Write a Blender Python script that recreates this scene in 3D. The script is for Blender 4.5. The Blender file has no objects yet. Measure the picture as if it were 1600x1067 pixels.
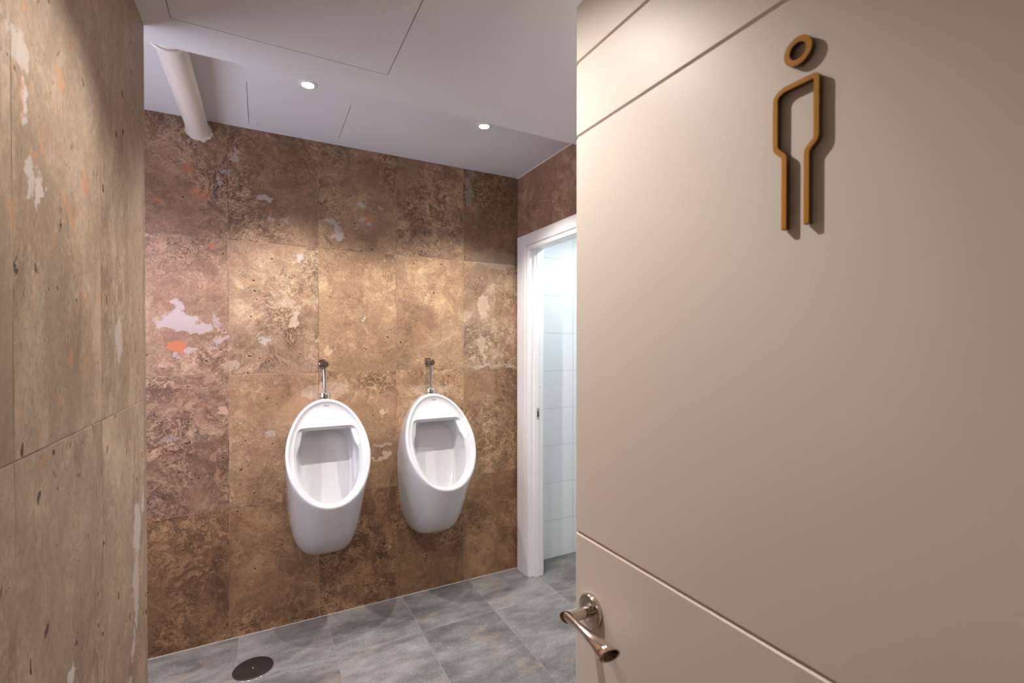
import bpy, bmesh, math, random
from mathutils import Vector, Matrix
PI = math.pi
S = bpy.context.scene
COL = S.collection

# ------------------------------------------------------------------ camera
cam_d = bpy.data.cameras.new('camera'); cam = bpy.data.objects.new('camera', cam_d); COL.objects.link(cam)
cam.location = (0, 0, 1.4)
cam.rotation_euler = (math.radians(89.5), 0, math.radians(-27.84))
cam_d.sensor_width = 36; cam_d.lens = 742/1600*36
cam_d.shift_y = (538 - 533.5 + 742*math.tan(math.radians(0.5)))/1600
cam_d.clip_start = 0.02
cam_d.dof.use_dof = True; cam_d.dof.focus_distance = 2.4; cam_d.dof.aperture_fstop = 6.3
S.camera = cam

# ------------------------------------------------------------------ world, exposure
W = bpy.data.worlds.new('world'); S.world = W; W.use_nodes = True
W.node_tree.nodes['Background'].inputs[0].default_value = (0.85, 0.9, 1, 1)
W.node_tree.nodes['Background'].inputs[1].default_value = 0.5
S.view_settings.view_transform = 'Standard'; S.view_settings.look = 'None'
S.view_settings.gamma = 1; S.view_settings.use_curve_mapping = False
S.view_settings.exposure = 0.24
S.cycles.max_bounces = 12; S.cycles.diffuse_bounces = 8
S.cycles.sample_clamp_indirect = 8

WARM = (1.0, 0.93, 0.86); NEUT = (1.0, 0.91, 0.84); LILAC = (0.88, 0.85, 1.0); COOL = (0.80, 0.93, 1.0)
P_ROW, P_NEAR, P_CUB, P_HALL_FILL, P_WIN, P_FILL = 60, 38, 36, 1.5, 8, 5

# ------------------------------------------------------------------ node helpers
def newmat(name):
    m = bpy.data.materials.new(name); m.use_nodes = True
    nt = m.node_tree; b = nt.nodes['Principled BSDF']
    return m, nt, b
class N:
    """tiny node graph writer"""
    def __init__(s, nt): s.nt = nt
    def put(s, sock, v):
        if isinstance(v, bpy.types.NodeSocket): s.nt.links.new(v, sock)
        elif v is not None: sock.default_value = v
    def math(s, op, a, b=None, c=None, clamp=False):
        n = s.nt.nodes.new('ShaderNodeMath'); n.operation = op; n.use_clamp = clamp
        s.put(n.inputs[0], a); s.put(n.inputs[1], b); s.put(n.inputs[2], c); return n.outputs[0]
    def vmath(s, op, a, b=None, sc=None):
        n = s.nt.nodes.new('ShaderNodeVectorMath'); n.operation = op
        s.put(n.inputs[0], a); s.put(n.inputs[1], b)
        if sc is not None: s.put(n.inputs['Scale'], sc)
        return n.outputs['Value'] if op in ('LENGTH', 'DISTANCE', 'DOT_PRODUCT') else n.outputs[0]
    def noise(s, vec, scale, detail=4, rough=0.55, dist=0.0, col=False):
        n = s.nt.nodes.new('ShaderNodeTexNoise'); s.put(n.inputs['Vector'], vec)
        n.inputs['Scale'].default_value = scale; n.inputs['Detail'].default_value = detail
        n.inputs['Roughness'].default_value = rough; n.inputs['Distortion'].default_value = dist
        return n.outputs['Color' if col else 0]
    def voro(s, vec, scale, feature='F1', out='Distance', rnd=1.0):
        n = s.nt.nodes.new('ShaderNodeTexVoronoi'); n.feature = feature
        s.put(n.inputs['Vector'], vec); n.inputs['Scale'].default_value = scale
        n.inputs['Randomness'].default_value = rnd
        return n.outputs[out]
    def ramp(s, fac, stops, interp='LINEAR'):
        n = s.nt.nodes.new('ShaderNodeValToRGB'); cr = n.color_ramp; cr.interpolation = interp
        while len(cr.elements) < len(stops): cr.elements.new(0.5)
        for e, (p, c) in zip(cr.elements, stops):
            e.position = p; e.color = (*c, 1) if len(c) == 3 else c
        s.put(n.inputs[0], fac); return n.outputs[0]
    def step(s, v, a, b):
        n = s.nt.nodes.new('ShaderNodeMapRange'); n.interpolation_type = 'SMOOTHSTEP'
        s.put(n.inputs[0], v); n.inputs[1].default_value = a; n.inputs[2].default_value = b
        return n.outputs[0]
    def mix(s, fac, a, b, mode='MIX'):
        n = s.nt.nodes.new('ShaderNodeMix'); n.data_type = 'RGBA'; n.blend_type = mode
        s.put(n.inputs[0], fac)
        s.put(n.inputs[6], (*a, 1) if isinstance(a, tuple) and len(a) == 3 else a)
        s.put(n.inputs[7], (*b, 1) if isinstance(b, tuple) and len(b) == 3 else b)
        return n.outputs[2]
    def xyz(s, v):
        n = s.nt.nodes.new('ShaderNodeSeparateXYZ'); s.put(n.inputs[0], v); return n.outputs
    def comb(s, x, y, z=0.0):
        n = s.nt.nodes.new('ShaderNodeCombineXYZ'); s.put(n.inputs[0], x); s.put(n.inputs[1], y); s.put(n.inputs[2], z)
        return n.outputs[0]
    def obj(s):
        return s.nt.nodes.new('ShaderNodeTexCoord').outputs['Object']
    def bump(s, h, strength=0.3, dist=0.002, b=None):
        n = s.nt.nodes.new('ShaderNodeBump'); n.inputs['Strength'].default_value = strength
        n.inputs['Distance'].default_value = dist; s.put(n.inputs['Height'], h)
        s.put(b.inputs['Normal'], n.outputs[0])
    def hash2(s, u, v, k=0.0):
        n = s.nt.nodes.new('ShaderNodeTexWhiteNoise'); n.noise_dimensions = '3D'
        s.put(n.inputs['Vector'], s.comb(u, v, k)); return n.outputs
def srgb(r, g, b):
    f = lambda c: (c/255/12.92 if c/255 <= 0.04045 else ((c/255+0.055)/1.055)**2.4)
    return (f(r), f(g), f(b))
def plain(name, col, rough=0.5, metal=0.0, spec=0.5, var=0.03, vs=6.0, coat=0.0):
    m, nt, b = newmat(name); g = N(nt)
    n = g.noise(g.obj(), vs, 3)
    lo = tuple(c*(1-var) for c in col); hi = tuple(min(1, c*(1+var)) for c in col)
    g.put(b.inputs['Base Color'], g.mix(n, lo, hi))
    b.inputs['Roughness'].default_value = rough; b.inputs['Metallic'].default_value = metal
    b.inputs['Specular IOR Level'].default_value = spec; b.inputs['Coat Weight'].default_value = coat
    return m
def emit(name, col, strength):
    m, nt, b = newmat(name)
    b.inputs['Base Color'].default_value = (*col, 1)
    b.inputs['Emission Color'].default_value = (*col, 1); b.inputs['Emission Strength'].default_value = strength
    return m

# ------------------------------------------------------------------ travertine
def travertine(name, axis, u0, z0=-0.013, pu=0.397, pz=0.635, dark=(0.120, 0.070, 0.046), mid=(0.300, 0.192, 0.122),
               light=(0.485, 0.345, 0.220), spots=(), vein=1.0, seed=0.0, jz=True, tone=(), stretch=1.0, whites=1.0, calms=()):
    m, nt, b = newmat(name); g = N(nt)
    o = g.xyz(g.obj()); u = o[axis]; z = o[2]
    tu = g.math('FLOOR', g.math('DIVIDE', g.math('SUBTRACT', u, u0), pu))
    tz = g.math('FLOOR', g.math('DIVIDE', g.math('SUBTRACT', z, z0), pz))
    h = g.hash2(tu, tz, seed)
    off = g.vmath('SCALE', h[1], None, 9.0)
    p = g.vmath('ADD', g.comb(u, g.math('MULTIPLY', z, stretch)), off)
    warp = g.vmath('SCALE', g.vmath('SUBTRACT', g.noise(p, 5.0, 5, 0.6, col=True), (0.5, 0.5, 0.5)), None, 0.30)
    pw = g.vmath('ADD', p, warp)
    pl = g.vmath('ADD', p, g.vmath('SCALE', g.vmath('SUBTRACT', g.noise(p, 2.6, 3, 0.5, col=True), (0.5, 0.5, 0.5)), None, 0.5))
    calm = g.step(g.noise(g.vmath('ADD', p, (2, 5, 3)), 2.0, 2), 0.40, 0.60)          # quiet and busy zones of the stone
    for (a0, a1, b0, b1) in calms:
        k = g.math('MULTIPLY', g.math('MULTIPLY', g.math('GREATER_THAN', u, a0), g.math('LESS_THAN', u, a1)),
                   g.math('MULTIPLY', g.math('GREATER_THAN', z, b0), g.math('LESS_THAN', z, b1)))
        calm = g.math('MAXIMUM', calm, g.math('MULTIPLY', k, 0.9))
    busy = g.math('SUBTRACT', 1.0, g.math('MULTIPLY', calm, 0.8))
    big = g.math('ADD', .20, g.math('MULTIPLY', g.noise(pl, 2.6, 6, 0.55), .60))
    med = g.noise(pw, 13, 10, 0.74)
    fine = g.noise(p, 130, 4, 0.75)
    mix_ = g.math('MULTIPLY', g.math('SUBTRACT', med, 0.5), g.math('ADD', 0.34, g.math('MULTIPLY', busy, 0.66)))
    v = g.math('ADD', g.math('ADD', big, mix_), g.math('MULTIPLY', g.math('SUBTRACT', h[0], 0.5), 0.045))
    v = g.math('ADD', v, g.math('MULTIPLY', g.math('SUBTRACT', fine, 0.5), 0.36))
    col = g.ramp(v, [(0.28, dark), (0.42, tuple(a*0.42+c*0.58 for a, c in zip(dark, mid))), (0.52, mid), (0.64, light), (0.78, tuple(min(1, c*1.22) for c in light))])
    # folded, brecciated swirls
    sw = g.noise(pw, 5.0, 7, 0.66, 1.1)
    for lv, wd, amt, c in ((0.50, 0.022, 0.42, tuple(c*0.75 for c in dark)), (0.565, 0.020, 0.40, tuple(c*1.25 for c in light)), (0.44, 0.016, 0.35, tuple(c*0.6 for c in dark))):
        k = g.step(g.math('ABSOLUTE', g.math('SUBTRACT', sw, lv)), wd, 0.0)
        col = g.mix(g.math('MULTIPLY', g.math('MULTIPLY', k, busy), amt*vein), col, c)
    curl = g.noise(pw, 21, 7, 0.70, 1.3)
    cm = g.math('MULTIPLY', g.step(g.noise(p, 4.5, 2), 0.38, 0.56), busy)
    k = g.math('MULTIPLY', g.step(g.math('ABSOLUTE', g.math('SUBTRACT', curl, 0.48)), 0.030, 0.0), cm)
    col = g.mix(g.math('MULTIPLY', k, 0.75*vein), col, tuple(c*0.5 for c in dark))
    k = g.math('MULTIPLY', g.step(g.math('ABSOLUTE', g.math('SUBTRACT', curl, 0.57)), 0.028, 0.0), cm)
    col = g.mix(g.math('MULTIPLY', k, 0.70*vein), col, tuple(min(1, c*1.35) for c in light))
    # orange-rust stains
    orn = g.math('MULTIPLY', g.step(g.noise(pw, 24, 6, 0.7, 0.5), 0.58, 0.68), g.step(g.noise(p, 3.7, 2), 0.50, 0.60))
    col = g.mix(g.math('MULTIPLY', orn, 0.7), col, (0.50, 0.19, 0.065))
    # pale calcite patches
    wh = g.math('MULTIPLY', g.step(g.noise(pw, 19, 7, 0.68, 0.5), 0.64, 0.67), g.step(g.noise(g.vmath('ADD', p, (4, 7, 1)), 4.2, 2), 0.50, 0.56))
    col = g.mix(g.math('MULTIPLY', wh, 0.75*whites), col, (0.50, 0.45, 0.40))
    # pits
    pit_v = g.voro(g.vmath('ADD', p, g.vmath('SCALE', g.noise(p, 40, 2, col=True), None, 0.03)), 26)
    pit = g.math('MULTIPLY', g.step(pit_v, 0.165, 0.10), g.step(g.noise(pw, 9, 3), 0.49, 0.57))
    pit2 = g.math('MULTIPLY', g.step(g.voro(pw, 75), 0.20, 0.12), g.step(g.noise(pw, 7, 3), 0.48, 0.58))
    pit3 = g.math('MULTIPLY', g.step(g.noise(pw, 48, 3, .6, .4), .66, .71), g.step(g.noise(pw, 6, 3), .46, .56))
    halo = g.math('MULTIPLY', g.step(pit_v, 0.36, 0.2), g.step(g.noise(pw, 9, 3), 0.49, 0.57))
    col = g.mix(g.math('MULTIPLY', halo, 0.25), col, (0.55, 0.36, 0.21))
    col = g.mix(g.math('MULTIPLY', pit, 0.9), col, (0.025, 0.014, 0.010))
    col = g.mix(g.math('MULTIPLY', pit3, 0.75), col, (0.05, 0.028, 0.018))
    col = g.mix(g.math('MULTIPLY', pit2, 0.6), col, (0.06, 0.032, 0.02))
    # individual inclusions of the stone: (u, z, radius_u, radius_z, colour)
    wv = g.vmath('SCALE', g.vmath('SUBTRACT', g.noise(g.comb(u, z), 18, 7, 0.68, col=True), (0.5, 0.5, 0.5)), None, 0.12)
    q = g.xyz(g.vmath('ADD', g.comb(u, z), wv))
    for (su, sz, ru, rz, c, amt) in spots:
        d = g.vmath('LENGTH', g.comb(g.math('DIVIDE', g.math('SUBTRACT', q[0], su), ru), g.math('DIVIDE', g.math('SUBTRACT', q[1], sz), rz)))
        col = g.mix(g.math('MULTIPLY', g.step(d, 1.08, 0.86), amt), col, c)
    # regional tints: slab tone, mixed with painted light and shade of the downlights
    for (a0, a1, b0, b1, c, amt) in tone:
        k = g.math('MULTIPLY', g.math('MULTIPLY', g.math('GREATER_THAN', u, a0), g.math('LESS_THAN', u, a1)),
                   g.math('MULTIPLY', g.math('GREATER_THAN', z, b0), g.math('LESS_THAN', z, b1)))
        col = g.mix(g.math('MULTIPLY', k, amt), col, c, 'MULTIPLY')
    # tile joints
    fu = g.math('FRACT', g.math('DIVIDE', g.math('SUBTRACT', u, u0), pu)); fz = g.math('FRACT', g.math('DIVIDE', g.math('SUBTRACT', z, z0), pz))
    du = g.math('MULTIPLY', g.math('MINIMUM', fu, g.math('SUBTRACT', 1.0, fu)), pu)
    dz = g.math('MULTIPLY', g.math('MINIMUM', fz, g.math('SUBTRACT', 1.0, fz)), pz)
    if not jz: d = du
    else: d = g.math('MINIMUM', du, dz)
    jt = g.step(d, 0.0019, 0.0009)
    jn = g.step(g.noise(g.comb(u, z), 5, 2), 0.35, 0.6)
    col = g.mix(g.math('MULTIPLY', jt, 0.62), col, g.mix(jn, (0.07, 0.04, 0.025), (0.36, 0.26, 0.18)))
    g.put(b.inputs['Base Color'], col)
    g.put(b.inputs['Roughness'], g.math('ADD', 0.42, g.math('MULTIPLY', med, 0.3)))
    b.inputs['Specular IOR Level'].default_value = 0.35
    hgt = g.math('SUBTRACT', g.math('MULTIPLY', fine, 0.25), g.math('ADD', g.math('ADD', pit, g.math('MULTIPLY', pit2, 0.5)), jt))
    g.bump(hgt, 0.55, 0.0025, b)
    return m
GREYW = (0.46, 0.42, 0.40); ORNG = (0.52, 0.185, 0.085); CREAM = (0.56, 0.44, 0.32); DK = (0.03, 0.018, 0.012)
spots_back = [
    (-0.335, 1.505, .075, .040, GREYW, .85), (-0.335, 1.56, .018, .045, GREYW, .8), (-0.25, 1.47, .045, .022, GREYW, .8),
    (-0.335, 1.385, .036, .028, ORNG, .9), (-0.285, 1.375, .026, .012, GREYW, .8), (-0.345, 1.345, .018, .014, GREYW, .8),
    (-0.17, 1.425, .032, .012, GREYW, .6), (-0.185, 1.51, .022, .03, GREYW, .5), (-0.20, 1.375, .02, .01, GREYW, .6),
    (0.016, 2.109, .040, .016, GREYW, .8), (-0.105, 2.30, .010, .030, GREYW, .75), (-0.175, 2.17, .012, .030, GREYW, .6), (-0.15, 2.21, .028, .010, GREYW, .6),
    (0.04, 2.02, .012, .010, GREYW, .7), (0.11, 2.015, .018, .010, GREYW, .6), (0.12, 2.03, .01, .01, GREYW, .6),
    (0.325, 2.03, .045, .020, GREYW, .75), (0.355, 1.98, .020, .050, GREYW, .75), (0.475, 2.135, .022, .014, GREYW, .8),
    (0.505, 2.06, .026, .018, ORNG, .75), (0.475, 2.06, .018, .018, GREYW, .7), (0.52, 2.04, .012, .010, GREYW, .8),
    (1.09, 2.29, .022, .10, (0.36, 0.36, 0.31), .7), (1.095, 2.19, .014, .03, ORNG, .6), (0.87, 2.22, .022, .020, (0.42, 0.17, 0.06), .6), (0.87, 2.15, .020, .03, (0.42, 0.2, 0.08), .5),
    (1.26, 1.92, .16, .06, (0.40, 0.34, 0.25), .45), (1.27, 2.03, .02, .04, (0.38, 0.22, 0.1), .5),
    (0.175, 1.83, .022, .020, GREYW, .8), (-0.40, 2.04, .014, .014, (0.5, 0.2, 0.09), .8), (-0.29, 2.20, .03, .022, (0.5, 0.2, 0.09), .6), (-0.25, 2.09, .05, .022, (0.5, 0.2, 0.09), .4), (-0.20, 1.865, .018, .01, (0.5, 0.16, 0.08), .8),
    (0.15, 1.53, .022, .05, CREAM, .6), (0.10, 1.60, .06, .02, CREAM, .4), (0.02, 1.42, .035, .012, GREYW, .6), (-0.13, 1.30, .03, .03, CREAM, .4),
    (0.30, 1.36, .018, .03, (0.55, 0.42, 0.28), .5), (0.58, 1.03, .028, .008, (0.6, 0.5, 0.38), .8), (0.59, .86, .05, .010, GREYW, .6), (0.60, .80, .028, .022, (0.55, 0.45, 0.36), .8), (0.56, .78, .04, .008, (0.55, 0.45, 0.36), .7),
    (-0.16, 1.085, .02, .02, (0.62, 0.42, 0.30), .8), (0.04, .96, .02, .015, GREYW, .5), (-0.36, .98, .03, .018, GREYW, .4),
    (1.18, 1.62, .04, .07, CREAM, .45), (1.17, 1.40, .025, .05, CREAM, .45), 
    (1.25, 1.265, .17, .010, (0.5, 0.42, 0.33), .6), (1.04, 1.02, .012, .01, DK, .5), (1.00, .98, .008, .01, DK, .6), (0.62, 1.18, .006, .006, DK, .5),
    (0.36, 1.02, .33, .16, (0.56, 0.38, 0.23), .25), (0.30, 1.16, .12, .045, (0.55, 0.46, 0.40), .45), (0.86, 1.14, .12, .035, (0.50, 0.42, 0.36), .4),
]
tone_back = [(-2, -.137, .62, 3, (.80, .71, .75), .9), (.261, 1.053, 1.257, 1.892, (1.07, 1.05, .96), 1.0),  # painted light: brighter scallop row, darker row above it, pinkish left column
             (-2, 3, -.1, .622, (.80, .68, .58), .95), (1.053, 3, 1.892, 3, (.64, .60, .57), 1.0), (-.137, 1.053, 1.892, 3, (.84, .80, .78), 1.0), (-.137, 1.5, .622, 1.257, (1.0, .93, .84), .9)]
M_BACK = travertine('travertine_brown', 0, -.137, vein=1.45, spots=spots_back, tone=tone_back, calms=[(.261, 1.053, 1.257, 1.892), (-.137, .261, .80, 1.257)])
spots_left = [(1.50, .93, .035, .06, GREYW, .7), (1.57, .98, .02, .02, GREYW, .7), (1.49, .78, .03, .09, GREYW, .6), (1.46, .67, .02, .03, GREYW, .6), (1.42, .52, .02, .10, GREYW, .5), (1.03, .85, .018, .022, GREYW, .9),
              (0.92, 1.62, .012, .035, GREYW, .7), (0.89, 1.63, .014, .02, GREYW, .6), (0.87, 1.72, .014, .02, GREYW, .7), (1.34, 1.41, .028, .05, GREYW, .55), (.86, 1.78, .03, .03, GREYW, .5),
              (0.835, 1.560, 0.010, 0.018, (0.40, 0.19, 0.09), .6), (0.930, 1.225, 0.012, 0.010, (0.40, 0.19, 0.09), .6), (0.860, 1.720, 0.008, 0.016, (0.40, 0.19, 0.09), .6), (0.900, 1.660, 0.008, 0.010, (0.40, 0.19, 0.09), .6), (0.930, 1.700, 0.010, 0.020, (0.40, 0.19, 0.09), .6), (1.050, 1.620, 0.010, 0.020, (0.40, 0.19, 0.09), .6), (1.000, 1.820, 0.012, 0.020, (0.40, 0.19, 0.09), .6), (0.970, 1.550, 0.008, 0.010, (0.40, 0.19, 0.09), .6), (1.100, 1.480, 0.012, 0.010, (0.40, 0.19, 0.09), .6), (1.040, 1.370, 0.012, 0.012, (0.40, 0.19, 0.09), .6), (1.120, 1.680, 0.012, 0.020, (0.40, 0.19, 0.09), .6), (0.880, 1.860, 0.008, 0.016, (0.40, 0.19, 0.09), .6), (0.900, 1.460, 0.007, 0.012, (0.40, 0.19, 0.09), .6), (0.855, 1.300, 0.008, 0.010, (0.40, 0.19, 0.09), .6), (1.060, 1.900, 0.010, 0.014, (0.40, 0.19, 0.09), .6), (0.905, 1.930, 0.005, 0.012, DK, .85), (0.935, 1.920, 0.004, 0.010, DK, .85), (1.000, 1.600, 0.005, 0.006, DK, .85), (0.900, 1.500, 0.006, 0.008, DK, .85), (0.985, 1.490, 0.005, 0.006, DK, .85), (1.120, 1.860, 0.005, 0.010, DK, .85), (1.200, 0.720, 0.004, 0.006, DK, .85), (1.300, 0.660, 0.004, 0.006, DK, .85), (1.130, 1.050, 0.005, 0.006, DK, .85), (1.060, 0.900, 0.005, 0.006, DK, .85), (.95, 1.225, .006, .008, DK, .9), (.93, .98, .007, .008, DK, .9), (.84, 1.49, .006, .008, DK, .9), (.99, 1.77, .008, .014, (0.40, 0.19, 0.09), .6)]
M_LEFT = travertine('travertine_sand', 1, .833-.379*4, pz=1.257, z0=-.008, pu=.379, dark=(0.140, 0.100, 0.070), mid=(0.265, 0.198, 0.142), light=(0.37, 0.285, 0.21), vein=.7, seed=3.0, spots=spots_left, stretch=.55, whites=.5)
M_RIGHT = travertine('travertine_red', 1, 2.608, dark=(0.17, 0.088, 0.055), mid=(0.33, 0.19, 0.125), light=(0.46, 0.30, 0.21), vein=.6, seed=5.0)

# ------------------------------------------------------------------ other materials
def floor_mat():
    m, nt, b = newmat('slate_tile'); g = N(nt)
    o = g.xyz(g.obj()); x, y = o[0], o[1]
    px_, py_, x0, y0 = .3935, .632, -.1, 2.24
    tx = g.math('FLOOR', g.math('DIVIDE', g.math('SUBTRACT', x, x0), px_)); ty = g.math('FLOOR', g.math('DIVIDE', g.math('SUBTRACT', y, y0), py_))
    h = g.hash2(tx, ty, 1.0)
    p = g.vmath('ADD', g.comb(g.math('MULTIPLY', x, 0.5), y), g.vmath('SCALE', h[1], None, 8.0))
    big = g.noise(p, 6.0, 9, 0.66); med = g.noise(p, 20, 8, 0.7)
    iso = g.noise(g.comb(x, y), 120, 5, 0.8)
    v = g.math('ADD', g.math('MULTIPLY', big, 0.65), g.math('MULTIPLY', med, 0.35))
    v = g.math('ADD', v, g.math('MULTIPLY', g.math('SUBTRACT', iso, .5), .42))
    v = g.math('ADD', v, g.math('MULTIPLY', g.math('SUBTRACT', h[0], .5), .10))
    col = g.ramp(v, [(0.34, (0.080, 0.077, 0.076)), (0.46, (0.140, 0.136, 0.134)), (0.56, (0.222, 0.213, 0.203)), (0.70, (0.33, 0.315, 0.29))])
    col = g.mix(g.math('MULTIPLY', g.step(g.noise(p, 9, 5, .6, .8), .55, .66), .4), col, (0.30, 0.235, 0.165))
    spk = g.math('MULTIPLY', g.step(g.voro(g.comb(x, y), 42), .10, .05), g.step(g.noise(g.comb(x, y), 5, 2), .5, .56))
    col = g.mix(g.math('MULTIPLY', spk, .7), col, (0.6, 0.58, 0.56))
    fx = g.math('FRACT', g.math('DIVIDE', g.math('SUBTRACT', x, x0), px_)); fy = g.math('FRACT', g.math('DIVIDE', g.math('SUBTRACT', y, y0), py_))
    d = g.math('MINIMUM', g.math('MULTIPLY', g.math('MINIMUM', fx, g.math('SUBTRACT', 1.0, fx)), px_), g.math('MULTIPLY', g.math('MINIMUM', fy, g.math('SUBTRACT', 1.0, fy)), py_))
    jt = g.step(d, .0022, .0012)
    col = g.mix(g.math('MULTIPLY', jt, .45), col, (0.30, 0.28, 0.25))
    g.put(b.inputs['Base Color'], col); g.put(b.inputs['Roughness'], g.math('ADD', .33, g.math('MULTIPLY', med, .3)))
    g.bump(g.math('SUBTRACT', g.math('MULTIPLY', iso, .3), jt), .35, .0015, b)
    return m
M_FLOOR = floor_mat()
def ceiling_mat():
    m, nt, b = newmat('ceiling_paint'); g = N(nt)
    o = g.obj(); n = g.noise(o, 2.2, 3)
    col = g.mix(n, (0.61, 0.62, 0.655), (0.66, 0.67, 0.705))
    q = g.xyz(o)
    sc = g.step(g.math('ABSOLUTE', g.math('SUBTRACT', g.noise(o, 16, 4, .6, 1.8), .5)), .012, .0)
    for (a, c, r) in ((.36, 1.27, .13), (.98, 1.16, .08), (.30, 1.40, .06)):
        d = g.vmath('LENGTH', g.comb(g.math('SUBTRACT', q[0], a), g.math('SUBTRACT', q[1], c)))
        col = g.mix(g.math('MULTIPLY', g.math('MULTIPLY', sc, g.step(d, r, r*.5)), .45), col, (0.50, 0.45, 0.34))
    g.put(b.inputs['Base Color'], col); b.inputs['Roughness'].default_value = .75
    b.inputs['Specular IOR Level'].default_value = .2
    g.bump(g.noise(o, 180, 2), .05, .001, b)
    return m
M_CEIL = ceiling_mat()
def whitetile_mat(axis):
    m, nt, b = newmat('white_wall_tile'); g = N(nt)
    o = g.xyz(g.obj()); u, z = o[axis], o[2]
    fz = g.math('FRACT', g.math('DIVIDE', g.math('SUBTRACT', z, -.002), .2455)); dz = g.math('MULTIPLY', g.math('MINIMUM', fz, g.math('SUBTRACT', 1.0, fz)), .2455)
    fu = g.math('FRACT', g.math('DIVIDE', g.math('SUBTRACT', u, 1.35), .5)); du = g.math('MULTIPLY', g.math('MINIMUM', fu, g.math('SUBTRACT', 1.0, fu)), .5)
    d = g.math('MINIMUM', dz, du); jt = g.step(d, .0025, .0012)
    col = g.mix(g.noise(g.obj(), 3, 2), (0.74, 0.77, 0.78), (0.80, 0.82, 0.83))
    col = g.mix(jt, col, (0.60, 0.61, 0.60))
    g.put(b.inputs['Base Color'], col); b.inputs['Roughness'].default_value = .12
    g.bump(g.math('MULTIPLY', jt, -1.0), .5, .002, b)
    return m
M_WT = whitetile_mat(0); M_WTY = whitetile_mat(1)
M_PAINT = plain('wall_paint', (0.66, 0.64, 0.61), .7, spec=.2)
M_DOOR = plain('door_lacquer', (0.80, 0.715, 0.645), .40, spec=.26, var=.015, vs=2)
M_TRIM = plain('white_lacquer', (0.76, 0.75, 0.75), .32, spec=.4, var=.01)
M_CER = plain('ceramic', (0.55, 0.55, 0.565), .07, spec=.6, var=.006, coat=.5)
M_CHROME = plain('chrome', (0.74, 0.72, 0.70), .09, 1.0, var=.02)
M_DCHROME = plain('worn_chrome', (0.30, 0.26, 0.23), .22, 1.0, var=.2, vs=60)
M_NICKEL = plain('satin_nickel', (0.62, 0.53, 0.46), .17, 1.0, var=.03)
M_SIGN = plain('ochre_lacquer', (0.53, 0.235, 0.018), .5, spec=.15, var=.05, vs=30)
M_SIGNSIDE = plain('dark_edge', (0.10, 0.05, 0.018), .5)
M_PVC = plain('cream_pvc', (0.74, 0.70, 0.65), .28, spec=.5, var=.015)
M_DRAIN = plain('dark_bronze', (0.055, 0.042, 0.036), .38, .6, var=.12, vs=60)
M_GAP = plain('shadow_gap', (0.03, 0.028, 0.026), .9)
M_CAULK = plain('white_caulk', (0.72, 0.68, 0.63), .6)
M_PLASTER = plain('filler_plaster', (0.55, 0.50, 0.46), .9, var=.2, vs=80)
M_LENS = emit('lamp_lens', (1, .98, .96), 30)
M_PRINT = plain('grey_print', (0.16, 0.16, 0.17), .5)
M_BLACK = plain('black_plastic', (0.02, 0.02, 0.02), .5)

# ------------------------------------------------------------------ mesh helpers
def prop(o, label=None, cat=None, group=None, kind=None):
    for k, v in (('label', label), ('category', cat), ('group', group), ('kind', kind)):
        if v: o[k] = v
    return o
def obj(name, bm, mat, parent=None, smooth=True, angle=40, bevel=0.0, loc=None):
    bmesh.ops.recalc_face_normals(bm, faces=bm.faces)
    me = bpy.data.meshes.new(name); bm.to_mesh(me); bm.free()
    for m in (mat if isinstance(mat, (list, tuple)) else [mat]): me.materials.append(m)
    for p in me.polygons: p.use_smooth = smooth
    if smooth: me.set_sharp_from_angle(angle=math.radians(angle))
    o = bpy.data.objects.new(name, me); COL.objects.link(o)
    if parent: o.parent = parent
    if loc: o.location = loc
    if bevel:
        md = o.modifiers.new('bevel', 'BEVEL'); md.width = bevel; md.segments = 2; md.limit_method = 'ANGLE'; md.angle_limit = math.radians(50)
    return o
def empty(name, loc, label=None, cat=None, group=None, kind=None, parent=None):
    o = bpy.data.objects.new(name, None); o.empty_display_size = .05; COL.objects.link(o); o.location = loc
    if parent: o.parent = parent
    return prop(o, label, cat, group, kind)
def box(bm, x0, x1, y0, y1, z0, z1, mi=0):
    vs = [bm.verts.new((x, y, z)) for x in (x0, x1) for y in (y0, y1) for z in (z0, z1)]
    for f in ((0,1,3,2), (4,6,7,5), (0,4,5,1), (2,3,7,6), (0,2,6,4), (1,5,7,3)):
        bm.faces.new([vs[i] for i in f]).material_index = mi
def B(*a):
    bm = bmesh.new()
    for q in a: box(bm, *q)
    return bm
def lathe(bm, prof, origin, axis, n=40, mi=0, cap=(True, True)):
    """prof: (radius, distance along axis)"""
    ax = Vector(axis).normalized(); t = Vector((0, 0, 1)) if abs(ax.z) < .9 else Vector((1, 0, 0))
    e1 = ax.cross(t).normalized(); e2 = ax.cross(e1); O = Vector(origin)
    rings = []
    for r, d in prof:
        rings.append([bm.verts.new(O + ax*d + (e1*math.cos(a)+e2*math.sin(a))*r) for a in (2*PI*i/n for i in range(n))])
    for A, Bq in zip(rings, rings[1:]):
        for i in range(n): bm.faces.new((A[i], A[(i+1) % n], Bq[(i+1) % n], Bq[i])).material_index = mi
    if cap[0]: bm.faces.new(rings[0]).material_index = mi
    if cap[1]: bm.faces.new(rings[-1]).material_index = mi
    return rings
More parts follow.
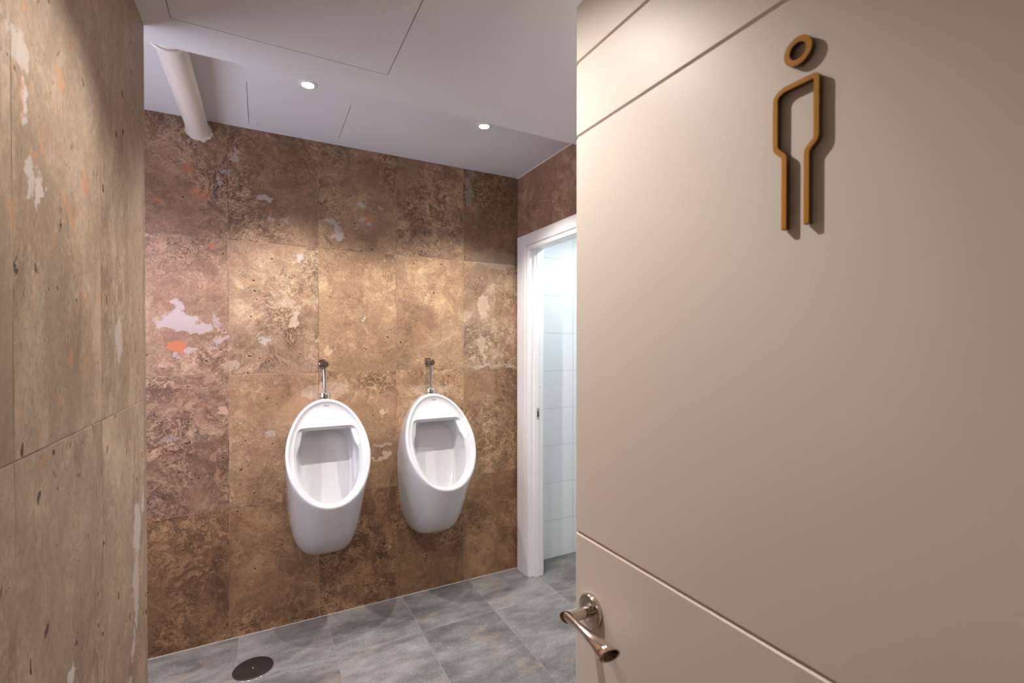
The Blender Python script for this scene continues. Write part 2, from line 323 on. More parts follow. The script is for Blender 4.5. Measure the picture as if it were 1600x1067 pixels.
def tube(bm, pts, rad, n=20, cap=True, mi=0):
    """pts: list of Vector, rad: float or list of (ra, rb)"""
    pts = [Vector(p) for p in pts]; prev = None; rings = []
    for i, p in enumerate(pts):
        d = (pts[min(i+1, len(pts)-1)] - pts[max(i-1, 0)]).normalized()
        if prev is None: e1 = d.cross(Vector((0, 0, 1)) if abs(d.z) < .9 else Vector((1, 0, 0))).normalized()
        else: e1 = (prev - d*prev.dot(d)).normalized()
        prev = e1; e2 = d.cross(e1); r = rad[i] if isinstance(rad, list) else (rad, rad)
        rings.append([bm.verts.new(p + e1*math.cos(a)*r[0] + e2*math.sin(a)*r[1]) for a in (2*PI*k/n for k in range(n))])
    for A, Bq in zip(rings, rings[1:]):
        for i in range(n): bm.faces.new((A[i], A[(i+1) % n], Bq[(i+1) % n], Bq[i])).material_index = mi
    if cap: bm.faces.new(rings[0]).material_index = mi; bm.faces.new(rings[-1]).material_index = mi
def slab_hole(x0, x1, y0, y1, z0, z1, holes):
    """slab with rectangular holes (hx0,hx1,hy0,hy1), holes separated in x"""
    bm = bmesh.new(); x = x0
    for (a, b_, c, d) in holes:
        box(bm, x, a, y0, y1, z0, z1); box(bm, a, b_, y0, c, z0, z1); box(bm, a, b_, d, y1, z0, z1); x = b_
    box(bm, x, x1, y0, y1, z0, z1); return bm
def struct(name, bm, mat, parent=None, **k):
    o = obj(name, bm, mat, parent, smooth=False, **k)
    if parent is None: o['kind'] = 'structure'
    return o

# ------------------------------------------------------------------ room shell
HN, HF, YE, YB, XR = 2.27, 2.433, 1.706, 2.608, 1.418
G = .0020; GY = .0016
NH = (-.211, .366, 1.06, 1.553)        # opening in lower ceiling
FH = (-.048, .349, 2.146, 2.536)       # opening in upper ceiling
struct('floor', B((-1.1, 2.5, -1.6, 2.75, -.08, 0)), M_FLOOR)
struct('wall_back', B((-1.1, XR+.06, YB, YB+.1, 0, 2.6)), M_BACK)
struct('wall_left', B((-.40, -.28, -.15, 1.62, 0, HN)), M_LEFT)
struct('wall_alcove', B((-1.1, -1.0, .9, 1.35, 0, 2.6), (-1.1, -1.0, 2.35, YB, 0, 2.6), (-1.1, -1.0, 1.35, 2.35, 0, .95), (-1.1, -1.0, 1.35, 2.35, 1.95, 2.6)), M_LEFT)
struct('wall_alcove_near', B((-1.0, -.40, .9, 1.0, 0, HN)), M_LEFT)
OY0, OY1, OH = 1.74, 2.474, 1.992
struct('wall_right', B((XR, XR+.08, -.15, OY0, 0, 2.6), (XR, XR+.08, OY1, YB, 0, 2.6), (XR, XR+.08, OY0, OY1, OH, 2.6)), M_RIGHT)
struct('wall_front', B((-.60, -.27, -.27, -.15, 0, HN), (.55, XR+.08, -.27, -.15, 0, HN), (-.27, .55, -.27, -.15, 2.05, HN)), M_PAINT)
struct('ceiling_lower', slab_hole(-.45, XR, -.27, YE, HN, HN+.02, [NH]), M_CEIL)
struct('ceiling_soffit_edge', B((-1.0, XR, YE-.02, YE, HN+.02, HF)), M_CEIL)
struct('ceiling_alcove', B((-1.0, -.45, .9, YE, HN, HN+.02)), M_CEIL)
struct('ceiling_upper', slab_hole(-1.0, XR, YE-.02, YB, HF, HF+.02, [FH]), M_CEIL)
struct('ceiling_void', B((-1.1, XR, -.3, YB, 2.52, 2.6)), M_GAP)
struct('trim_1', B((XR-.006, XR, YE, YB, HF-.005, HF)), M_CAULK)
struct('trim_2', B((-.46, XR, YB-.003, YB, 0, .003)), M_PLASTER)
# cubicle behind the sliding-door opening
CX = 2.35
struct('wall_cubicle_back', B((XR+.08, CX, 2.625, 2.725, 0, 2.6)), M_WT)
struct('wall_cubicle_right', B((CX, CX+.1, 1.2, 2.725, 0, 2.6)), M_WTY)
struct('wall_cubicle_front', B((XR+.08, CX, 1.1, 1.2, 0, 2.6)), M_WT)
struct('ceiling_cubicle', B((XR+.08, CX, 1.2, 2.625, 2.36, 2.40)), M_CEIL)
# corridor behind the camera
struct('wall_corridor', B((-1.1, 2.2, -1.7, -1.6, 0, 2.5)), M_PAINT)
struct('wall_corridor_left', B((-1.2, -1.1, -1.6, -.27, 0, 2.5)), M_PAINT)
struct('wall_corridor_right', B((2.2, 2.3, -1.6, -.27, 0, 2.5)), M_PAINT)
struct('wall_corridor_front', B((-1.1, -.60, -.27, -.15, 0, 2.5), (XR+.08, 2.2, -.27, -.15, 0, 2.5), (-.6, XR+.08, -.29, -.27, 2.05, 2.5)), M_PAINT)
struct('ceiling_corridor', B((-1.1, 2.2, -1.6, -.27, 2.4, 2.5)), M_PAINT)

# ------------------------------------------------------------------ ceiling hatches
def hatch(H, z, label):
    a, b_, c, d = H
    r = obj('access_hatch', B((a+G, b_-G, c+GY, d-GY, z+.0003, z+.012)), M_CEIL, smooth=False, bevel=.0006)
    return prop(r, label, 'hatch')
hatch(NH, HN, 'larger square access hatch outlined by a dark gap in the lower ceiling near the doorway')
G = .0020; GY = .0009
hatch(FH, HF, 'smaller thin-lined access hatch in the ceiling strip above the urinals, beside the cream pipe')

# ------------------------------------------------------------------ cubicle door frame
fr = empty('trim_4', (XR, 2.5, 0), kind='structure')
def fpart(name, bm, mat, bev=.002, **k):
    o = obj(name, bm, mat, fr, smooth=True, bevel=bev); o.matrix_parent_inverse = Matrix.Translation((-XR, -2.5, 0)); return prop(o, **k)
fpart('casing', B((XR-.014, XR-.0005, 2.492, 2.592, 0, 2.058), (XR-.014, XR-.0005, 1.70, 2.492, 1.990, 2.058), (XR-.014, XR-.0005, 1.62, 1.71, 0, 2.058)), M_TRIM, .003)
fpart('jamb', B((XR-.010, XR+.022, 2.466, 2.4915, 0, 1.99), (XR+.026, XR+.086, 2.448, 2.4615, 0, 1.982), (XR-.002, XR+.086, 2.4605, 2.4735, 0, 1.985), (XR-.002, XR+.086, 1.74, 2.4605, 1.9835, 1.9915), (XR+.086, XR+.094, 2.45, 2.56, 0, 2.05), (XR-.010, XR+.086, 1.7405, 1.754, 0, 1.984),
                (XR-.010, XR+.022, 1.74, 2.466, 1.964, 1.9895), (XR+.026, XR+.086, 1.74, 2.448, 1.972, 1.9845)), M_TRIM, .0025)
fpart('jamb_strip', B((XR+.040, XR+.058, 2.4445, 2.448, 0, 1.97)), M_TRIM, .001)
sp = bmesh.new()
lathe(sp, [(.0, 0), (.0105, 0), (.0105, .002), (.0, .002)], (0, 0, 0), (0, -1, 0), 32)
for v in sp.verts: v.co.z += .025 if v.co.z > 0 else -.025; 
for v in sp.verts: v.co.x *= .85
plate = obj('strike_plate', sp, M_CHROME, fr, bevel=0); plate.location = (.055-.006, 2.4445-2.5, .985); prop(plate, label='chrome latch keeper with dark slot')
sl = obj('latch_slot', B((-.0045, .0045, -.0026, -.0019, -.020, .014)), M_BLACK, plate)
dot = bmesh.new(); lathe(dot, [(.0018, 0), (.0018, .0015)], (0, 0, 0), (0, -1, 0), 12)
dd = obj('screw_cap', dot, M_BLACK, fr); dd.location = (.064, 2.448-2.5, 1.143)

# ------------------------------------------------------------------ restroom door (open, seen on its corridor face)
DX, DY0, DY1, DZ0, DZ1 = .5, -.10, .70, .012, 2.002
door = empty('door_1', (DX+.02, DY0, 0), kind='structure')
door['label'] = 'open cream lacquered restroom door with grooves and an ochre man sign'
def dpart(name, bm, mat, parent=door, bevel=0, **k):
    o = obj(name, bm, mat, parent, bevel=bevel); o.matrix_parent_inverse = Matrix.Translation((-(DX+.02), -DY0, 0)) if parent is door else Matrix(); return prop(o, **k)
bm = bmesh.new()
prof = [(DX+.0015, DZ0), ]
gw, gd = .0038, .0032
for gz in (.36, .23): pass
for gz in sorted((.34, .21, 1.064, 1.769, 1.900)):
    prof += [(DX, gz-gw), (DX+gd, gz-gw*.25), (DX+gd, gz+gw*.25), (DX, gz+gw)]
prof = [(DX, DZ0)] + prof[1:] + [(DX, DZ1), (DX+.040, DZ1), (DX+.040, DZ0)]
A = [bm.verts.new((x, DY0, z)) for x, z in prof]; Bv = [bm.verts.new((x, DY1, z)) for x, z in prof]
for i in range(len(prof)):
    j = (i+1) % len(prof); bm.faces.new((A[i], A[j], Bv[j], Bv[i]))
bm.faces.new(A); bm.faces.new(Bv)
o = dpart('door_panel', bm, M_DOOR, bevel=.0012)
# handle
RY, RZ = .651, .946
h = empty('door_handle', (DX, RY, RZ), parent=door); h.matrix_parent_inverse = Matrix.Translation((-(DX+.02), -DY0, 0)); h['label'] = 'twisted satin nickel lever handle on a round rose'
bm = bmesh.new(); lathe(bm, [(.0270, 0), (.0275, .001), (.0275, .0075), (.0262, .0095), (.0170, .0100), (.0165, .0090), (.0150, .0090), (.0145, .0100), (.0, .0100)], (0, 0, 0), (-1, 0, 0), 56, cap=(True, False))
obj('rose', bm, M_NICKEL, h)
LX = -.052
bm = bmesh.new(); lathe(bm, [(.0115, .009), (.0115, .013), (.0100, .0135), (.0100, .018)], (0, 0, 0), (-1, 0, 0), 40)
obj('spindle_collar', bm, M_CHROME, h)
bm = bmesh.new()
n = 36
def ring(c, ea, eb, ra, rb, shear=None):
    out = []
    for k in range(n):
        a = 2*PI*k/n; p = Vector(c) + Vector(ea)*math.cos(a)*ra + Vector(eb)*math.sin(a)*rb
        if shear: p += Vector(shear)*math.cos(a)
        out.append(bm.verts.new(p))
    return out
def bridge(A, Bq):
    for i in range(n): bm.faces.new((A[i], A[(i+1) % n], Bq[(i+1) % n], Bq[i]))
# shank, cut obliquely at its outer end
s0 = ring((-.012, 0, 0), (0, 1, 0), (0, 0, 1), .0095, .0095); s1 = ring((-.040, 0, 0), (0, 1, 0), (0, 0, 1), .0098, .0098)
s2 = ring((-.052, .001, 0), (0, 1, 0), (0, 0, 1), .0105, .0105, (-.008, 0, 0))
s3 = ring((-.0515, .001, 0), (0, 1, 0), (0, 0, 1), .0088, .0088, (-.0065, 0, 0)); s4 = ring((-.048, .001, 0), (0, 1, 0), (0, 0, 1), .0085, .0085, (-.0065, 0, 0))
for a_, b_ in ((s0, s1), (s1, s2), (s2, s3), (s3, s4)): bridge(a_, b_)
bm.faces.new(s0); bm.faces.new(s4)
obj('shank', bm, M_NICKEL, h, angle=35)
bm = bmesh.new(); prev = None
secs = []
K = 22
for i in range(K+1):
    t = i/K; y = .004 - .112*t
    tw = math.radians(20 + 75*t)
    wa = .0105*(1-t)+.0150*t; wb = .0062 if t < .3 else .0062 + (.0140-.0062)*((t-.3)/.7)**1.2
    x = -.050 + .006*math.sin(PI*t)*1.0 - .002*t; z = -.001 - .004*math.sin(PI*t)
    ea = (math.cos(tw)*1.0, 0, math.sin(tw)); eb = (-math.sin(tw), 0, math.cos(tw))
    sh = (0, -.0075*t**3, 0)
    R_ = ring((x, y, z), ea, eb, wb, wa, None)
    for v in R_: v.co.y += -(v.co.z - z)*0.50*max(0, t-.7)/.3 - (v.co.x-x)*0.30*max(0, t-.7)/.3
    if prev: bridge(prev, R_)
    else: first = R_
    prev = R_
bm.faces.new(first)
c = sum((v.co for v in prev), Vector())/n
r2 = [bm.verts.new(c+(v.co-c)*.86+Vector((0, .0004, 0))) for v in prev]; bridge(prev, r2)
r3 = [bm.verts.new(v.co+Vector((0, .012, 0))) for v in r2]; bridge(r2, r3); bm.faces.new(r3)
obj('lever', bm, M_NICKEL, h, angle=50)
# sign: stroke figure
sg = empty('restroom_sign', (DX, .3025, 1.6015), parent=door); sg.matrix_parent_inverse = Matrix.Translation((-(DX+.02), -DY0, 0)); sg['label'] = 'raised ochre outline figure of a man'
SX0, SX1 = -.0078, -.0012     # stands off the door face on short pins
def rounded(pts, rr, seg=5):
    out = [pts[0]]
    for p0, p1, p2, r in zip(pts, pts[1:], pts[2:], rr):
        a = Vector(p1); d0 = (Vector(p0)-a); d1 = (Vector(p2)-a); q = min(r, d0.length*.48, d1.length*.48)
        A_ = a+d0.normalized()*q; C_ = a+d1.normalized()*q
        for k in range(seg+1):
            t = k/seg; out.append(tuple(A_*(1-t)**2+a*2*t*(1-t)+C_*t**2))
    out.append(pts[-1]); return out
path = [(.0105, -.0795), (.0105, -.0020), (.0205, .0085), (.0205, .0640), (.0130, .0690), (-.0225, .0690), (-.0225, .0060), (-.0130, -.0035), (-.0130, -.0785)]
path = rounded([Vector(p) for p in path], [.003, .003, .008, .006, .004, .003, .003])
path = [Vector(p) for p in path]
hw = .0028
L_, R_ = [], []
for i, p in enumerate(path):
    a = (path[i]-path[i-1]).normalized() if i else (path[1]-path[0]).normalized()
    b_ = (path[i+1]-path[i]).normalized() if i < len(path)-1 else a
    t = (a+b_).normalized(); nn = Vector((-t.y, t.x)); k = hw/max(.5, nn.dot(Vector((-a.y, a.x))))
    L_.append(p+nn*k); R_.append(p-nn*k)
def stroke(bm, L_, R_, closed):
    f = lambda p, x: bm.verts.new((x, p[0], p[1]))
    Lf, Rf = [f(p, SX0) for p in L_], [f(p, SX0) for p in R_]; Lb, Rb = [f(p, SX1) for p in L_], [f(p, SX1) for p in R_]
    m_ = len(L_)
    for i in range(m_ if closed else m_-1):
        j = (i+1) % m_
        bm.faces.new((Lf[i], Lf[j], Rf[j], Rf[i])); bm.faces.new((Lb[i], Lb[j], Rb[j], Rb[i])).material_index = 1
        bm.faces.new((Lf[i], Lf[j], Lb[j], Lb[i])).material_index = 1; bm.faces.new((Rf[i], Rf[j], Rb[j], Rb[i])).material_index = 1
    if not closed:
        for i in (0, m_-1): bm.faces.new((Lf[i], Rf[i], Rb[i], Lb[i])).material_index = 1
def pin(bm, y, z): lathe(bm, [(.0012, 0), (.0012, -SX1+.0005)], (0, y, z), (-1, 0, 0), 12, mi=1)
bm = bmesh.new(); stroke(bm, L_, R_, False)
for y, z in ((.0105, -.06), (-.0130, -.06), (.0205, .04), (-.0225, .04)): pin(bm, y, z)
obj('body_outline', bm, [M_SIGN, M_SIGNSIDE], sg, smooth=False, bevel=.0004)
bm = bmesh.new(); cy_, cz_ = -.0035, .1025
stroke(bm, [(cy_+.0147*math.cos(2*PI*k/48), cz_+.0147*math.sin(2*PI*k/48)) for k in range(48)], [(cy_+.0085*math.cos(2*PI*k/48), cz_+.0085*math.sin(2*PI*k/48)) for k in range(48)], True)
pin(bm, cy_+.0115, cz_); pin(bm, cy_-.0115, cz_)
obj('head_ring', bm, [M_SIGN, M_SIGNSIDE], sg, smooth=False, bevel=.0004)
# frame of the doorway the camera stands in
struct('trim_5', B((-.285, -.27, -.29, -.13, 0, 2.05), (.545, .56, -.29, -.13, 0, 2.05), (-.27, .545, -.29, -.13, 2.035, 2.05)), M_DOOR)

# ------------------------------------------------------------------ urinals
ZT, ZB = 1.125, .655
def yrim(z):
    s = max(0, min(1, (ZT - z)/(ZT-ZB))); return -(.058 + .292*s**.94)
def urinal_mesh():
    bm = bmesh.new(); nT = 180; rings = []
    zc = .888
    th = [2*PI*k/nT for k in range(nT)]
    def rimpt(a, inset=0.0):
        c, s = math.cos(a), math.sin(a)
        x = .190*abs(c)**.96*(1 if c >= 0 else -1); zz = zc + (.237 if s > 0 else .233)*abs(s)**1.0*(1 if s >= 0 else -1)
        x *= 1 - .06*max(0, s)     # slightly egg shaped, narrower at the top
        v = Vector((x, 0, zz)); ctr = Vector((0, 0, zc)); L = (v-ctr).length
        v = ctr + (v-ctr)*(L-inset)/L
        return Vector((v.x, yrim(v.z), v.z))
    def backpt(a):
        c, s = math.cos(a), math.sin(a)
        if s >= 0:
            x = .180*abs(c)**.96*(1 if c >= 0 else -1)*(1-.06*s); z = .80 + .322*s
        else:
            x = .180*(1 if c >= 0 else -1)*abs(c)**.46; z = .80 - .440*abs(s)**.77
        return Vector((x, 0, z))
    def midpt(a):
        B0 = backpt(a); s = math.sin(a)
        if s >= 0: return B0.lerp(rimpt(a), .35)
        k = (-s)**.55
        w = .150
        dep = .195*math.sqrt(max(0, 1-(B0.x/.20)**2))
        return Vector((B0.x*.985, -dep*k, B0.z - .010*k))
    NS = 26
    for k in range(NS+1):
        t = k/NS; row = []
        for a in th:
            B0, Mp, R0 = backpt(a), midpt(a), rimpt(a)
            sd = max(0, -math.sin(a))
            P1 = B0.lerp(Mp, .86); P2 = Mp.lerp(R0, .20) + Vector((0, -.022*sd, .0)) 
            row.append(B0*(1-t)**3 + P1*3*t*(1-t)**2 + P2*3*t*t*(1-t) + R0*t**3)
        rings.append(row)
    fwd = Vector((0, -.86, .5))
    # rolled rim
    for ins, push in ((.0035, .0045), (.0080, .0065), (.0125, .0055), (.0160, .0020), (.0185, -.0030)):
        rings.append([rimpt(a, ins) + fwd*push for a in th])
    # dished panel down to the ledge
    ctr = Vector((0, 0, .862)); ztop = .992
    def openpt(a, inset, zt, hw_, rc=.018):
        c, s = math.cos(a), math.sin(a)
        # ray from ctr in (x,z); hit rim-inset ellipse or the flat top
        A_, Bz = .190-inset, .235-inset
        dz0 = ctr.z - zc
        qa = (c/A_)**2+(s/Bz)**2; qb = 2*dz0*s/Bz**2; qc = (dz0/Bz)**2-1
        L1 = (-qb+math.sqrt(qb*qb-4*qa*qc))/(2*qa)
        L2 = (zt-ctr.z)/s if s > 1e-3 else 9
        L3 = hw_/max(1e-4, abs(c))
        p_ = -20.0
        L = (L1**p_ + (L2**-22.0 if L2 < 5 else 0)**(20/22) + 0)**(1/p_) if L2 < 5 else L1
        if zt < 2 and s > 0:   # sides of the opening slope in towards its top corners
            Lh = (hw_ + (zt - (ctr.z + L*s))*.22)/max(1e-4, abs(c))
            k_ = min(1, s/.45); k_ = k_*k_*(3-2*k_); L = L*(1-k_) + k_*(L**-20.0 + Lh**-20.0)**(-1/20)
        return c*L, ctr.z+s*L
    def ringO(inset, zt, hw_, dy):
        r_ = []
        for a in th:
            x, z = openpt(a, inset*(1-.62*max(0, -math.sin(a))**1.5), zt, hw_); r_.append(Vector((x, yrim(z)+dy, z)))
        return r_
    def blend(Ra, Rb, t, dy=0): return [p.lerp(q, t)+Vector((0, dy, 0)) for p, q in zip(Ra, Rb)]
    base = rings[-1]
    O0 = ringO(.036, .998, .150, .010)
    rings.append(blend(base, O0, .33, .003)); rings.append(blend(base, O0, .70, .002)); rings.append(blend(base, O0, .93, 0)); rings.append(O0)
    O1 = ringO(.038, .994, .142, .018); rings.append(O1)
    O2 = ringO(.046, .984, .118, .027); rings.append(O2)
    O3 = ringO(.049, .980, .113, .036); rings.append(O3)
    # bowl
    def bowl(a):
        c, s = math.cos(a), math.sin(a); z0, hw_, hz_up, hz_dn = .80, .120, .175, .215
        e = .55; x = hw_*(1 if c >= 0 else -1)*abs(c)**e; z = z0 + (hz_up if s > 0 else hz_dn)*(1 if s >= 0 else -1)*abs(s)**e
        return Vector((x, -.050 - .115*max(0, (.975-z)/.39)**1.6, z))
    Bk = [bowl(a) for a in th]
    for k in range(1, 13):
        t = k/13
        row = []
        for p, q, a in zip(O3, Bk, th):
            C1 = Vector((p.x*1.02, p.y*.45+q.y*.55, p.z)); lo = max(0, -math.sin(a)); C1.z -= .05*lo
            C2 = Vector((q.x*1.03, q.y-.012, q.z-.004*lo))
            row.append(p*(1-t)**3 + C1*3*t*(1-t)**2 + C2*3*t*t*(1-t) + q*t**3)
        rings.append(row)
    for sc in (.93, .75, .5, .25):
        r_ = []
        for q in Bk:
            z = .80+(q.z-.80)*sc; r_.append(Vector((q.x*sc, -.047 - .115*max(0, (.975-z)/.39)**1.6, z)))
        rings.append(r_)
    V = [[bm.verts.new(p) for p in r_] for r_ in rings]
    for A_, B_ in zip(V, V[1:]):
        for i in range(nT): bm.faces.new((A_[i], A_[(i+1) % nT], B_[(i+1) % nT], B_[i]))
    bm.faces.new(V[-1]); bm.faces.new(V[0])
    return bm
def text_mesh(txt, size, depth):
    cu = bpy.data.curves.new('t', 'FONT'); cu.body = txt; cu.size = size; cu.extrude = depth; cu.align_x = 'CENTER'
    to = bpy.data.objects.new('t', cu); COL.objects.link(to)
    dg = bpy.context.evaluated_depsgraph_get(); me = bpy.data.meshes.new_from_object(to.evaluated_get(dg))
    bpy.data.objects.remove(to); bm = bmesh.new(); bm.from_mesh(me); return bm
def make_urinal(x, label):
    u = empty('urinal', (x, YB, 0), label, 'urinal', 'wall-hung urinals')
    obj('bowl', urinal_mesh(), M_CER, u, angle=60)
    bm = text_mesh('Roca', .0115, .0004)
    z = 1.098; sl = math.atan2(yrim(z-.01)-yrim(z+.01), -.02)
    bmesh.ops.transform(bm, matrix=Matrix.Translation((.003, yrim(z)-.004+.002, z-.004)) @ Matrix.Rotation(PI/2-math.radians(31), 4, 'X'), verts=bm.verts)
    t = obj('maker_mark', bm, M_PRINT, u, smooth=False)
    # flush valve and inlet
    v = empty('flush_valve', (0, 0, 1.30), parent=u); v['label'] = 'worn chrome flush valve with round push button'
    bm = bmesh.new(); lathe(bm, [(.021, .0), (.021, .004), (.019, .007), (.0125, .009)], (-.004, 0, 0), (0, -1, 0), 32)
    box(bm, -.024, .006, -.012, -.001, .006, .0235)
    obj('wall_flange', bm, M_DCHROME, v, bevel=.0006)
    bm = bmesh.new(); lathe(bm, [(.0125, .006), (.0125, .030), (.0150, .032), (.0150, .040)], (-.002, 0, 0), (0, -1, 0), 32)
    lathe(bm, [(.0085, .0), (.0085, .026), (.0070, .028)], (.001, -.030, -.006), (0, 0, -1), 24)
    obj('valve_body', bm, M_CHROME, v)
    bm = bmesh.new(); lathe(bm, [(.0170, .040), (.0175, .042), (.0175, .056), (.0160, .059), (.0120, .0595), (.0115, .0585), (.0, .0585)], (0, 0, 0), (0, -1, 0), 40, cap=(True, False))
    obj('push_button', bm, M_DCHROME, v)
    bm = bmesh.new(); P = [(.001, -.030, 1.272), (.001, -.030, 1.255), (.001, -.030, 1.20), (.001, -.030, 1.150)]
    tube(bm, P, [(.0120, .0120), (.0105, .0105), (.0078, .0078), (.0070, .0070)], 20); obj('inlet_pipe', bm, M_CHROME, u)
    bm = bmesh.new(); lathe(bm, [(.0260, 0), (.0270, .002), (.0270, .036), (.0255, .039), (.012, .039), (.011, .033)], (.001, -.031, 1.116), (0, 0, 1), 40)
    obj('inlet_collar', bm, M_CHROME, u)
    return u
ur = make_urinal(.284, 'left white ceramic urinal, the nearer one, hung on the travertine wall')
def copy_tree(o, parent=None):
    c_ = o.copy(); COL.objects.link(c_); c_.parent = parent
    for ch in list(o.children): copy_tree(ch, c_)
    return c_
u2 = copy_tree(ur); u2.location.x = .843; u2['label'] = 'right white ceramic urinal, the one nearer the cubicle doorway'

# ------------------------------------------------------------------ waste pipe under the ceiling
pp = empty('waste_pipe', (-.252, YB, 2.387), 'round cream waste pipe running under the ceiling into the wall, top left', 'pipe')
bm = bmesh.new(); tube(bm, [(0, -.003, 0), (0, -.50, -.018), (0, YE-YB+.001, -.034)], .0445, 56); obj('pipe', bm, M_PVC, pp)
bm = bmesh.new()
lathe(bm, [(.046, 0), (.0585, .0), (.0605, .003), (.0605, .013), (.0585, .016), (.0525, .017), (.0525, .044), (.0600, .046), (.0635, .050), (.0635, .062), (.0610, .066), (.0510, .066), (.0500, .058), (.045, .058)], (0, 1.765-YB+.035, -.0315), (0, -1, 0), 56)
obj('coupling', bm, M_PVC, pp)
bm = bmesh.new(); rnd = random.Random(4); vs_o, vs_i = [], []
ringa = []
for k in range(40):
    a = 2*PI*k/40; r = .050 + (.012*rnd.random() if math.sin(a) < .2 and math.cos(a) > .3 else .004*rnd.random())
    ringa.append((r*math.cos(a), min(.045, r*math.sin(a))))
A = [bm.verts.new((x, -.0005, z)) for x, z in ringa]; Bq = [bm.verts.new((x*.86, -.006, z*.86)) for x, z in ringa]
for i in range(40): bm.faces.new((A[i], A[(i+1) % 40], Bq[(i+1) % 40], Bq[i]))
bm.faces.new(Bq); bm.faces.new(A)
prop(obj('plaster_patch', bm, M_PLASTER, pp, smooth=False), label='rough grey filler around the pipe end')

# ------------------------------------------------------------------ floor drain
fd = empty('floor_drain', (-.036, 2.323, 0), 'round dark bronze floor drain cover set in the floor tiles below the left urinal', 'drain')
bm = bmesh.new(); lathe(bm, [(.0765, .0002), (.0795, .0002), (.0795, .0022), (.0785, .003), (.0770, .003), (.0760, .0012)], (0, 0, 0), (0, 0, 1), 64, cap=(False, False)); obj('rim', bm, M_CHROME, fd)
bm = bmesh.new(); lathe(bm, [(.0762, .0002), (.0762, .0035), (.0745, .0048), (.060, .0052), (.0, .0052)], (0, 0, 0), (0, 0, 1), 64, cap=(True, False)); obj('cover', bm, M_DRAIN, fd)
bm = bmesh.new(); lathe(bm, [(.0042, .005), (.0042, .0062), (.003, .0072), (.0, .0074)], (0, 0, 0), (0, 0, 1), 20, cap=(True, False)); obj('screw', bm, M_CHROME, fd)

# ------------------------------------------------------------------ downlights
def downlight(x, y, z, power, col, label, group, size=114, blend=.6, aim=(0, 0), lens=None, rad=.010):
    d = empty('downlight', (x, y, z), label, 'ceiling light', group)
    bm = bmesh.new(); lathe(bm, [(.0195, -.0), (.035, .0), (.0355, .0015), (.031, .0045), (.0235, .005), (.021, .002)], (0, 0, 0), (0, 0, -1), 48, cap=(False, False)); obj('trim_ring', bm, M_TRIM, d)
    bm = bmesh.new(); lathe(bm, [(.021, .0005), (.021, .0028), (.015, .0040), (.0, .0045)], (0, 0, 0), (0, 0, -1), 40, cap=(True, False)); obj('lens', bm, lens or M_LENS, d)
    ld = bpy.data.lights.new('downlight_lamp', 'SPOT'); ld.energy = power; ld.color = col; ld.spot_size = math.radians(size); ld.spot_blend = blend; ld.shadow_soft_size = rad
    lo = bpy.data.objects.new('downlight_lamp', ld); COL.objects.link(lo); lo.parent = d; lo.location = (0, 0, -.03); lo.rotation_euler = (aim[0], aim[1], 0)
    return d
downlight(.168, 2.055, HF, P_ROW, WARM, 'lit recessed downlight beside the small hatch, the left one over the urinals', 'recessed downlights')
downlight(.936, 2.055, HF, P_ROW, WARM, 'right lit recessed downlight, well clear of the hatch, above the right urinal', 'recessed downlights')
downlight(-.600, 2.055, HF, P_ROW*.8, LILAC, 'recessed downlight in the alcove ceiling behind the left wall', 'recessed downlights')
downlight(.03, .95, HN, P_NEAR, WARM, 'recessed downlight in the lower ceiling just inside the doorway', 'recessed downlights', size=120, blend=.6, aim=(math.radians(-1), -math.radians(9)))
downlight(.95, .95, HN, P_NEAR*.22, NEUT, 'recessed downlight in the lower ceiling behind the open door', 'recessed downlights')
downlight(1.95, 1.95, 2.36, P_CUB, COOL, 'recessed downlight in the cubicle ceiling', 'recessed downlights', size=160, blend=.6)
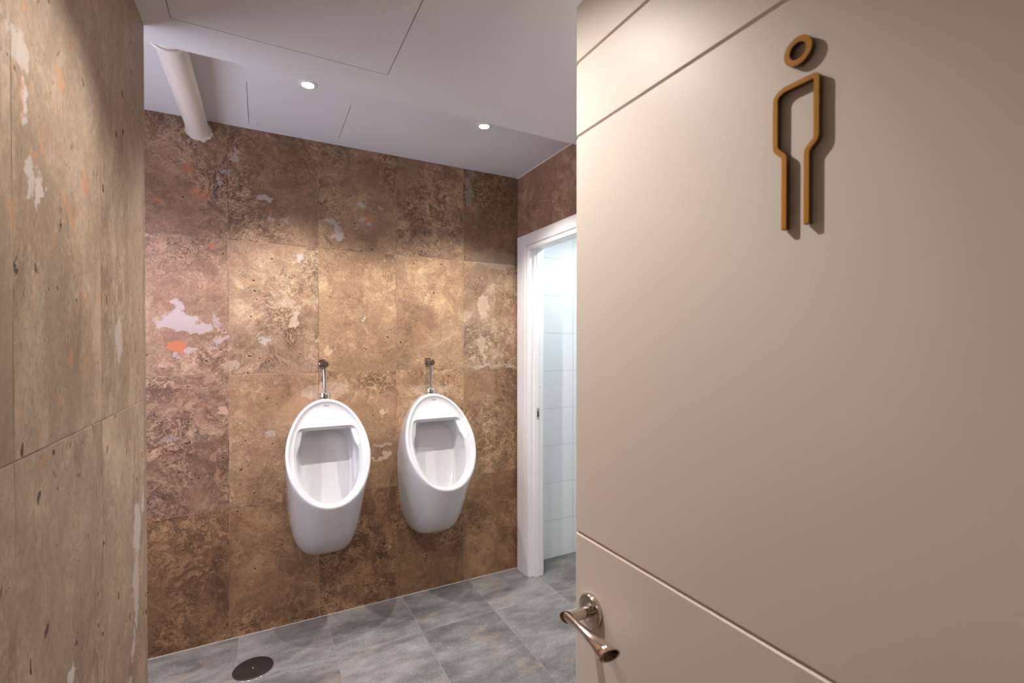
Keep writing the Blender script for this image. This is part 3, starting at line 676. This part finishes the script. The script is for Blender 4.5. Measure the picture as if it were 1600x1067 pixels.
# frosted alcove window with daylight behind it
win = empty('window_1', (-1.05, 1.85, 1.45), kind='structure')
obj('window_frame', B((-.04, .04, -.5, -.46, -.5, .5), (-.04, .04, .46, .5, -.5, .5), (-.04, .04, -.46, .46, -.5, -.46), (-.04, .04, -.46, .46, .46, .5)), M_TRIM, win, bevel=.002)
obj('pane', B((-.012, -.004, -.46, .46, -.46, .46)), emit('frosted_daylight', (.80, .84, 1.0), 2.0), win, smooth=False)
ad = bpy.data.lights.new('daylight', 'AREA'); ad.shape = 'RECTANGLE'; ad.size = .9; ad.size_y = .9; ad.energy = P_WIN; ad.color = LILAC
ao = bpy.data.objects.new('daylight', ad); COL.objects.link(ao); ao.parent = win; ao.location = (0, 0, 0); ao.rotation_euler = (0, -PI/2, 0)
# added fill: unseen lamp behind the open door, brightens the near ceiling
wl = empty('fill_wall_lamp', (XR, .55, 1.95), 'added opal fill lamp, unseen on the stone wall behind the open door', 'wall lamp')
obj('backplate', B((-.02, 0, -.30, .30, -.035, .035)), M_CHROME, wl, bevel=.003)
bm = bmesh.new(); tube(bm, [(-.06, -.29, 0), (-.06, .29, 0)], .032, 24); obj('shade', bm, emit('opal_fill_glow', (1, .94, .88), 3.0), wl)
for k in (-1, 1):
    ld = bpy.data.lights.new('opal_fill', 'POINT'); ld.energy = P_FILL; ld.color = (1, .93, .88); ld.shadow_soft_size = .04
    lo = bpy.data.objects.new('opal_fill', ld); COL.objects.link(lo); lo.parent = wl; lo.location = (-.14, k*.2, 0)
# added unseen panel lamp, weak fill from behind the camera
cl = empty('fill_panel_lamp', (.1, -.95, 2.4), 'added flat white fill panel, unseen on the corridor ceiling', 'ceiling light')
obj('lamp_frame', B((-.42, .42, -.32, .32, -.03, 0)), M_TRIM, cl, bevel=.003)
obj('diffuser', B((-.39, .39, -.29, .29, -.034, -.0305)), emit('panel_fill_glow', (1, .95, .9), .7), cl, smooth=False)
ad = bpy.data.lights.new('panel_fill', 'AREA'); ad.shape = 'RECTANGLE'; ad.size = .78; ad.size_y = .58; ad.energy = P_HALL_FILL; ad.color = (1, .93, .87)
ao = bpy.data.objects.new('panel_fill', ad); COL.objects.link(ao); ao.parent = cl; ao.location = (0, 0, -.04)
